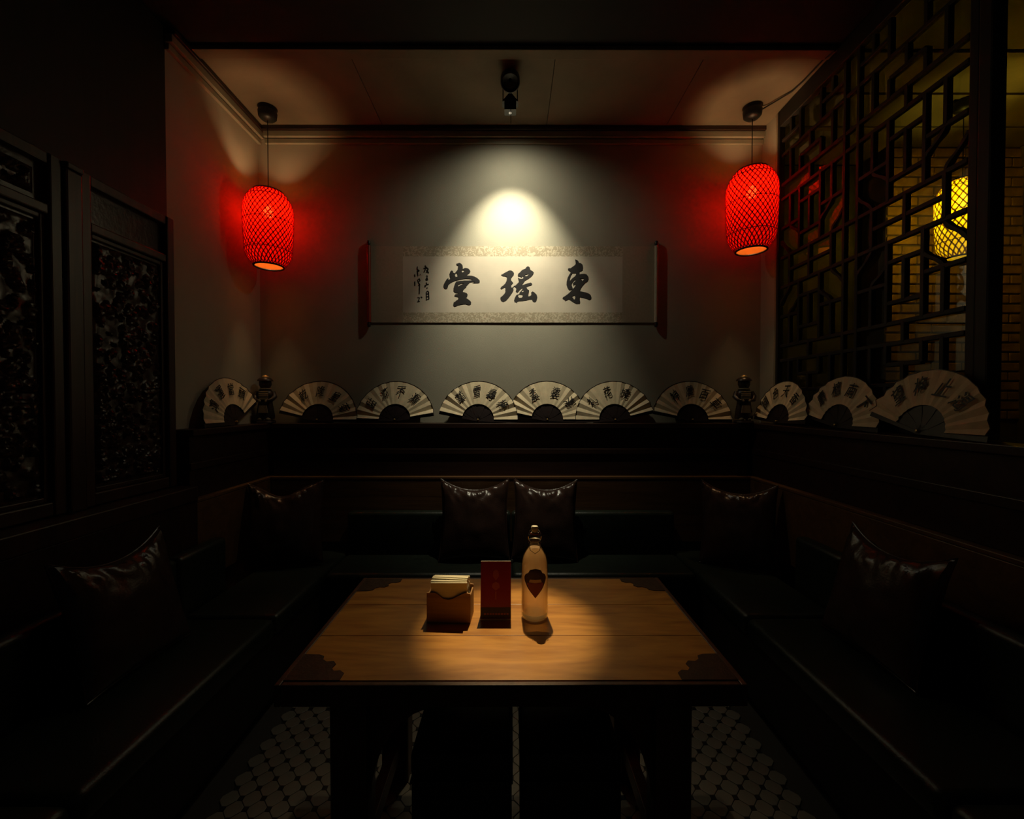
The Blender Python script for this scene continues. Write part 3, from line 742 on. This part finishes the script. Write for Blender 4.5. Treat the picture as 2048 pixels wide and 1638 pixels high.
fan((fx(1230), FY-0.010, FZ), 0, '礼花榜', 14, 180, 'open paper fan below the right end of the scroll with three characters', tpos=[140, 104, 68], seed=5)
fan((fx(1386), FY, FZ), 0, '神農百草', 0, 167, 'open paper fan standing rightmost on the back ledge', tpos=[124, 92, 62, 34], seed=6)
fan((XL+0.085, 2.735, FZ), R(90), '鴻運當頭', 28, 180, 'open paper fan leaning on the left wall, leftmost of all', tpos=[150, 118, 88, 60], seed=7, lean=12)
fan((XR-0.100, 2.79, FZ), R(-90), '國色天香', 4, 174, 'smallest looking paper fan at the foot of the lattice, farthest back', tpos=[142, 110, 80, 48], seed=8, Rr=0.268)
fan((XR-0.075, 2.315, FZ), R(-90), '麝檀南下', 0, 167, 'paper fan at the foot of the lattice between two other fans', tpos=[132, 100, 70, 36], seed=9, Rr=0.268, lean=11)
fan((XR-0.105, 1.815, FZ), R(-90), '望梅止渴', 0, 162, 'largest looking paper fan at the near end of the lattice', tpos=[128, 98, 68, 40], seed=10, Rr=0.268)

# ------------------------------------------------------------------ ceramic warrior figurines
def figurine(loc, rz, label):
    t = empty('warrior_figurine', loc, (0, 0, rz), label, 'figurine', 'ceramic warrior figurines')
    MB().lathe([(0.062, 0), (0.066, 0.006), (0.062, 0.018), (0.05, 0.02)], 24, cap0=True, cap1=True).build('plinth', M['clay'], t, True)
    for s in (-1, 1):
        MB().lathe([(0.001, 0), (0.018, 0.003), (0.020, 0.012), (0.012, 0.024), (0.001, 0.027)], 14, (s*0.024, -0.022, 0.02), mtx=Matrix.Diagonal((1, 1.5, 1, 1))).build('foot', M['cream'], t, True)
    MB().lathe([(0.058, 0.03), (0.060, 0.045), (0.055, 0.09), (0.048, 0.13), (0.044, 0.16)], 28, cap0=True, cap1=True, mtx=Matrix.Diagonal((1, 0.8, 1, 1))).build('robe', M['clay'], t, True)
    MB().prism([(-0.032, 0.075), (0.030, 0.075), (0.022, 0.128), (-0.026, 0.128)], -0.056, -0.044).build('apron', M['cream'], t)
    MB().lathe([(0.040, 0.15), (0.050, 0.17), (0.056, 0.20), (0.052, 0.225), (0.036, 0.24), (0.02, 0.248)], 28, cap0=True, cap1=True, mtx=Matrix.Diagonal((1, 0.8, 1, 1))).build('breastplate', M['clay'], t, True)
    for k in range(5):
        box('armour_lath', M['cream'], t, -0.030, 0.030, -0.050-0.002*(k == 2), -0.036, 0.170+k*0.0125, 0.178+k*0.0125, 0.002)
    for s in (-1, 1):
        MB().tube([(s*0.050, 0, 0.222), (s*0.064, -0.012, 0.190), (s*0.050, -0.042, 0.165), (s*0.026, -0.052, 0.160)], [0.016, 0.017, 0.014, 0.010], 10).build('arm', M['clay'], t, True)
        MB().lathe([(0.001, -0.01), (0.009, -0.005), (0.010, 0.004), (0.001, 0.01)], 10, (s*0.022, -0.054, 0.160)).build('hand', M['cream'], t, True)
    MB().lathe([(0.030, 0.238), (0.040, 0.244), (0.034, 0.252)], 20, cap0=True, cap1=True).build('collar', M['cream'], t, True)
    h = MB().lathe([(0.016, 0.245), (0.032, 0.255), (0.040, 0.275), (0.040, 0.298), (0.034, 0.312)], 24, cap0=True, cap1=True).build('head', M['clay'], t, True)
    MB().lathe([(0.001, -0.006), (0.006, -0.003), (0.007, 0.004), (0.001, 0.009)], 8, (0, -0.041, 0.276)).build('nose', M['clay'], h, True)
    MB().lathe([(0.030, 0.300), (0.052, 0.302), (0.050, 0.312), (0.038, 0.324), (0.022, 0.330)], 24, cap0=True, cap1=True).build('hat', M['clay'], t, True)
    MB().lathe([(0.022, 0.3305), (0.020, 0.338), (0.010, 0.345), (0.001, 0.347)], 16, cap0=True).build('hat_knob', M['gold'], t, True)
    return t
figurine((fx(533, 3.07), 3.062, LEDGE), R(12), 'dark ceramic warrior figurine in the left corner of the ledge')
figurine((1.672, 3.05, LEDGE), R(-10), 'dark ceramic warrior figurine in the right corner of the ledge')

# ------------------------------------------------------------------ leather cushions
def cushion(loc, rot, w, h, seed, label, lump=0.0):
    t = empty('leather_cushion', loc, rot, label, 'cushion', 'brown leather cushions on the benches')
    n = 44; vs = []; fs = []; rnd = random.Random(seed); ph = rnd.uniform(0, 20)
    for side in (-1, 1):
        for i in range(n+1):
            for j in range(n+1):
                u, v = 2*i/n-1, 2*j/n-1
                x = w/2*u*(1-0.085*(1-v*v)); z = h/2*v*(1-0.06*(1-u*u))
                if v > 0: z -= (0.062+lump*0.02*math.sin(u*4+ph))*(1-u*u)*v*v
                k = max(0.0, (1-u*u)*(1-v*v))**0.42
                y = side*0.075*k
                # pulled creases running down from the top edge and out of the corners
                top = max(0.0, v)**2
                cr = noise.noise(Vector((u*5.5+ph, v*1.6, side*3.0)))*0.020*top*k**0.5
                cr += noise.noise(Vector((u*2.2, v*2.2+ph, side*2.0)))*0.010*k
                cr += 0.012*math.sin((u*7+v*5)+ph)*top*k**0.6
                cr += abs(noise.noise(Vector((u*6.5+v*2.5+ph, v*2.4, side*5.0))))*0.055*max(0.0, v-0.35)*k**0.5
                vs.append((x, y+cr*side, z+h/2))
    m = n+1; o = m*m
    for i in range(n):
        for j in range(n):
            q = (i*m+j, (i+1)*m+j, (i+1)*m+j+1, i*m+j+1); fs += [q, tuple(k+o for k in reversed(q))]
    MB().add(vs, fs).build('cover', M['brown_leather'], t, True)
    bd = []
    for k in range(n): bd.append(vs[k*m])
    for k in range(n): bd.append(vs[n*m+k])
    for k in range(n): bd.append(vs[(n-k)*m+n])
    for k in range(n): bd.append(vs[n-k])
    MB().tube(bd, 0.004, 6, True).build('piping', M['brown_leather'], t, True)
    return t
SZ = SEAT+0.008
cushion((-0.240, 2.755, SZ), (R(-14), 0, R(2)), 0.462, 0.53, 3, 'brown leather cushion in the middle of the back bench, left of the pair')
cushion((0.218, 2.755, SZ), (R(-14), R(1), R(-3)), 0.430, 0.53, 8, 'brown leather cushion in the middle of the back bench, right of the pair')
cushion((-1.425, 2.66, SZ), (R(-14), R(-2), R(12)), 0.455, 0.53, 14, 'crumpled brown leather cushion in the left corner of the benches', 1.0)
cushion((1.415, 2.635, SZ), (R(-14), 0, R(-28)), 0.44, 0.53, 21, 'brown leather cushion in the right corner of the benches')
cushion((-1.44, 1.66, SZ), (R(-16), 0, R(88)), 0.45, 0.50, 30, 'dim leather cushion leaning on the left bench')
cushion((1.44, 1.72, SZ), (R(-16), 0, R(-90)), 0.46, 0.50, 37, 'dim leather cushion leaning on the right bench')

# ------------------------------------------------------------------ table
def table():
    xa, xb, ya, yb = -0.605, 0.605, 1.120, 1.772
    cx, cy = 0.0, (ya+yb)/2
    t = empty('dining_table', (cx, cy, 0), label='wooden dining table with dark cusped corner plates', cat='table')
    e = [ya, 1.338, 1.545, yb]
    for k in range(3):
        box('plank', M['table'], t, xa, xb, e[k]-cy+0.0014, e[k+1]-cy-0.0014, TOP-0.038, TOP, 0.0008)
    # dark edge rails and apron
    for s in (-1, 1):
        yy = (yb-ya)/2
        box('edge_rail', M['table_dark'], t, xa-0.0, xb, s*(yy+0.009)-0.008, s*(yy+0.009)+0.008, TOP-0.060, TOP-0.001, 0.003)
        box('end_rail', M['table_dark'], t, s*0.6145-0.0085, s*0.6145+0.0085, -yy-0.017, yy+0.017, TOP-0.060, TOP-0.001, 0.003)
        box('apron', M['table_dark'], t, -0.50, 0.50, s*0.235-0.012, s*0.235+0.012, TOP-0.105, TOP-0.0385, 0.003)
    # corner plates: cusped outline, proud of the planks
    out = [(0, 0), (0.150, 0), (0.150, 0.030), (0.135, 0.042), (0.118, 0.040), (0.108, 0.052), (0.112, 0.070), (0.100, 0.084), (0.080, 0.082), (0.066, 0.092), (0.062, 0.108), (0.045, 0.116), (0.0, 0.118)]
    for sx in (-1, 1):
        for sy in (-1, 1):
            b = MB(); n = len(out); c0 = (sx*0.606, sy*((yb-ya)/2+0.001))
            vs = [(c0[0]-sx*u, c0[1]-sy*v, z) for z in (TOP+0.0002, TOP+0.0022) for u, v in out]
            b.add(vs, [tuple(range(n)), tuple(range(2*n-1, n-1, -1))]+[(i, (i+1) % n, (i+1) % n+n, i+n) for i in range(n)])
            b.build('corner_plate', M['plate'], t)
    # posts with curved braces and feet
    for sx in (-1, 1):
        for sy in (-1, 1):
            X, Y = sx*0.455, sy*0.235
            l = box('leg', M['table_dark'], t, X-0.052, X+0.052, Y-0.04, Y+0.04, 0.001, TOP-0.039, 0.006)
            br = []
            for k in range(9):
                a = k/8*math.pi/2; br.append((0.20-0.20*math.sin(a), 0.02+0.28*(1-math.cos(a))*1.0))
            ol = [(0.0, 0.0), (0.20, 0.0)]+[(0.20*(1-math.sin(k/8*math.pi/2)*0.99), -0.02-0.27*(1-math.cos(k/8*math.pi/2))) for k in range(9)]
            MB().prism([(X-sx*(0.0525+u), TOP-0.107+v) for u, v in ol], Y-0.014, Y+0.014).build('brace', M['table_dark'], l)
        box('stretcher', M['table_dark'], t, sx*0.455-0.02, sx*0.455+0.02, -0.194, 0.194, 0.10, 0.16, 0.004)
    return t
table()
def stool(x, y, label):
    t = empty('cube_stool', (x, y, 0), label=label, cat='stool')
    w = 0.150
    for sx in (-1, 1):
        for sy in (-1, 1): box('foot', M['black_plastic'], t, sx*0.12-0.018, sx*0.12+0.018, sy*0.12-0.018, sy*0.12+0.018, 0.001, 0.03, 0.003)
    MB().bevbox(-w, w, -w, w, 0.0305, 0.36, 0.012, 3).build('body', M['black_leather'], t, True)
    MB().bevbox(-w-0.003, w+0.003, -w-0.003, w+0.003, 0.361, SEAT, 0.022, 4).build('seat_pad', M['black_leather'], t, True)
    MB().tube([(w, w, 0.3605), (-w, w, 0.3605), (-w, -w, 0.3605), (w, -w, 0.3605)], 0.005, 6, True).build('piping', M['black_leather'], t)
stool(-0.148, 1.395, 'black leather cube stool pushed under the table, left one')
stool(0.180, 1.395, 'black leather cube stool pushed under the table, right one')

# ------------------------------------------------------------------ things on the table
def bottle():
    p = px(1070, 1236, 1.436)
    t = empty('swing_top_bottle', (p.x, 1.452, TOP), label='swing-top glass bottle of peach-coloured drink with a pointed label', cat='bottle')
    r = 0.046
    prof = [(0.001, 0.001), (0.036, 0.0005), (0.043, 0.004), (r, 0.014), (r, 0.175), (0.0455, 0.190), (0.041, 0.212), (0.031, 0.232), (0.021, 0.246), (0.0165, 0.256), (0.015, 0.270), (0.0155, 0.276), (0.019, 0.279), (0.019, 0.286), (0.0145, 0.289)]
    MB().lathe(prof, 40).build('glass', M['bottle_glass'], t, True)
    MB().lathe([(0.001, 0.017), (0.020, 0.018), (0.036, 0.022), (0.042, 0.024), (0.0435, 0.030), (0.0435, 0.174), (0.043, 0.189), (0.0385, 0.210), (0.029, 0.229), (0.019, 0.243), (0.001, 0.2435)], 40).build('drink', M['liquid'], t, True)
    MB().lathe([(0.001, 0.002), (0.034, 0.0025), (0.041, 0.006), (0.043, 0.014), (0.036, 0.020), (0.020, 0.016), (0.001, 0.015)], 40).build('thick_base', M['base_light_haze'], t, True)
    c = MB().lathe([(0.012, 0.289), (0.013, 0.294), (0.0105, 0.296), (0.0115, 0.302), (0.0125, 0.312), (0.0105, 0.316), (0.001, 0.3165)], 24, cap0=True).build('stopper', M['ceramic'], t, True)
    MB().tube([(0.0125*math.cos(a/3), 0.0125*math.sin(a/3), 0.291) for a in range(19)], 0.0022, 6).build('seal_ring', M['label_red'], c)
    MB().tube([(0.020*math.cos(a*math.pi/12), 0.020*math.sin(a*math.pi/12), 0.268) for a in range(24)], 0.0011, 5, True).build('collar_wire', M['steel'], t)
    for s in (-1, 1):
        MB().tube([(s*0.020, 0, 0.268), (s*0.022, -0.006, 0.282), (s*0.018, 0, 0.298), (s*0.012, 0, 0.305)], 0.0011, 5).build('bail_wire', M['steel'], t)
    MB().tube([(-0.021, -0.003, 0.262), (-0.016, -0.022, 0.240), (0, -0.033, 0.232), (0.016, -0.022, 0.240), (0.021, -0.003, 0.262)], 0.0011, 5).build('bail_lever', M['steel'], t)
    # label pieces wrapped on the body
    def wrap(name, outl, off, m, parent=None):
        rr = r+off; zs = sorted(set(z for _, z in outl)); b = MB(); vs = []; rows = 18; colsn = 14
        z0, z1 = min(zs), max(zs)
        def half(z):
            for (u0, a), (u1, c) in zip(outl, outl[1:]):
                if min(a, c) <= z <= max(a, c) and a != c: return u0+(u1-u0)*(z-a)/(c-a)
            return 0.0
        for i in range(rows+1):
            z = z0+(z1-z0)*i/rows; hw = max(half(z), 0.0004)
            rl = rr if z < 0.176 else rr-(z-0.176)*0.10
            for k in range(colsn+1):
                a = (-1+2*k/colsn)*hw/rr
                vs.append((rl*math.sin(a), -rl*math.cos(a), z))
        fs = [(i*(colsn+1)+k, i*(colsn+1)+k+1, (i+1)*(colsn+1)+k+1, (i+1)*(colsn+1)+k) for i in range(rows) for k in range(colsn)]
        return b.add(vs, fs).build(name, m, parent or t, True)
    lab = wrap('label', [(0.0, 0.088), (0.026, 0.118), (0.040, 0.142), (0.042, 0.152), (0.036, 0.164), (0.025, 0.170), (0.018, 0.182), (0.0, 0.186)], 0.0006, M['label_dark'])
    wrap('label_field', [(0.0, 0.090), (0.020, 0.113), (0.030, 0.133), (0.026, 0.140), (0.0, 0.1405)], 0.0011, M['label_red'], lab)
    wrap('label_band', [(0.0, 0.139), (0.022, 0.1395), (0.019, 0.150), (0.0, 0.1505)], 0.0016, M['label_white'], lab)
bottle()
def menu_card():
    p = px(991, 1243, 1.436)
    t = empty('menu_stand', (p.x, 1.437, TOP), label='dark red table card in a clear stand between the napkins and the bottle', cat='table card')
    w, h = 0.052, 0.190; mt = Matrix.Rotation(R(-9), 4, 'X')
    box('stand_base', M['acrylic'], t, -w, w, -0.006, 0.062, 0.0003, 0.0035, 0.001)
    card = box('card', M['card'], t, -w, w, -0.0015, 0.0015, 0.0045, h, 0.0, mt)
    box('back_leaf', M['card_dark'], t, -w, w, -0.0012, 0.0012, 0.003, 0.183, 0.0, Matrix.Translation((0, 0.060, 0)) @ Matrix.Rotation(R(9), 4, 'X'))
    box('top_edge', M['acrylic'], t, -w, w, -0.002, 0.002, h+0.0002, h+0.0022, 0.0, mt)
    box('dark_band', M['card_dark'], card, -w+0.0005, w-0.0005, -0.0022, -0.0016, 0.006, 0.040, 0.0, mt)
    for k, (hw, z0, z1) in enumerate(((0.011, 0.128, 0.165), (0.014, 0.095, 0.124))):
        MB().prism([(0, z0), (hw, (z0+z1)/2-0.004), (hw*0.8, z1-0.006), (0, z1), (-hw*0.8, z1-0.006), (-hw, (z0+z1)/2-0.004)], -0.0022, -0.0016, mt).build('motif', M['card_ink'], card)
    MB().prism([(-0.0015, 0.066), (0.0015, 0.066), (0.0025, 0.092), (-0.0025, 0.092)], -0.0022, -0.0016, mt).build('motif', M['card_ink'], card)
    for k in range(9):
        x = -0.040+k*0.0096
        box('print_mark', M['card_ink'], card, x, x+0.0072, -0.0027, -0.0023, 0.0165, 0.0215, 0.0, mt)
menu_card()
def napkins():
    p = px(899, 1248, 1.436)
    t = empty('napkin_holder', (p.x, 1.455, TOP), (0, 0, R(-3)), 'wooden napkin holder with a wavy cut front', 'napkin holder')
    w, d, h = 0.074, 0.040, 0.100
    wave = [(-w, 0.0005), (w, 0.0005), (w, h), (w*0.78, h+0.003), (w*0.5, h-0.006), (w*0.22, h-0.018), (0, h-0.022), (-w*0.25, h-0.019), (-w*0.45, h-0.006), (-w*0.65, h+0.001), (-w, h)]
    MB().prism(wave, -d, -d+0.005).build('front_board', M['box_wood'], t)
    MB().prism(wave, d-0.005, d).build('back_board', M['box_wood'], t)
    for s in (-1, 1): box('side_board', M['box_wood'], t, s*w-0.0025-s*0.0025, s*w+0.0025-s*0.0025, -d+0.0055, d-0.0055, 0.0005, h-0.008, 0.001)
    box('bottom_board', M['box_wood'], t, -w+0.0055, w-0.0055, -d+0.0055, d-0.0055, 0.0005, 0.0055)
    for k in range(9):
        y = -0.030+k*0.0072
        b = MB(); vs = []; n = 12; H = 0.140-0.001*abs(k-4)+random.uniform(-.002, .002); x1 = 0.063
        for i in range(n+1):
            s = i/n; z = 0.006+s*(H-0.006)
            bend = 0.006*max(0, s-0.75)**1.5*8
            for x in (-x1+0.003*random.random(), x1-0.004*random.random()):
                for dy in (-0.0028, 0.0028): vs.append((x, y-bend+dy, z+0.002*math.sin(x*40+k)*(s > 0.8)))
        fs = [(0, 1, 3, 2), (4*n, 4*n+2, 4*n+3, 4*n+1)]
        for i in range(n):
            a = 4*i
            for q, r_ in ((0, 1), (1, 3), (3, 2), (2, 0)): fs.append((a+q, a+r_, a+4+r_, a+4+q))
        o = b.add(vs, fs).build('paper_napkin', M['napkin'], None)
        o.location = t.location; o.rotation_euler = t.rotation_euler
        tag(o, 'folded pale paper napkin standing in the wooden holder', 'napkin', 'paper napkins in the holder')
napkins()

# repeats of one kind share a group
GROUPS = {'hanging_lantern': 'woven lanterns hanging from the ceiling', 'cube_stool': 'black cube stools under the table',
          'banquette_bench': 'leather benches around the table', 'carved_screen': 'carved wooden screens on the left wall',
          'wooden_ledge': 'dark wooden ledges around the alcove'}
for o in list(COL.objects):
    k = o.name.split('.')[0]
    if o.parent is None and k in GROUPS: o['group'] = GROUPS[k]
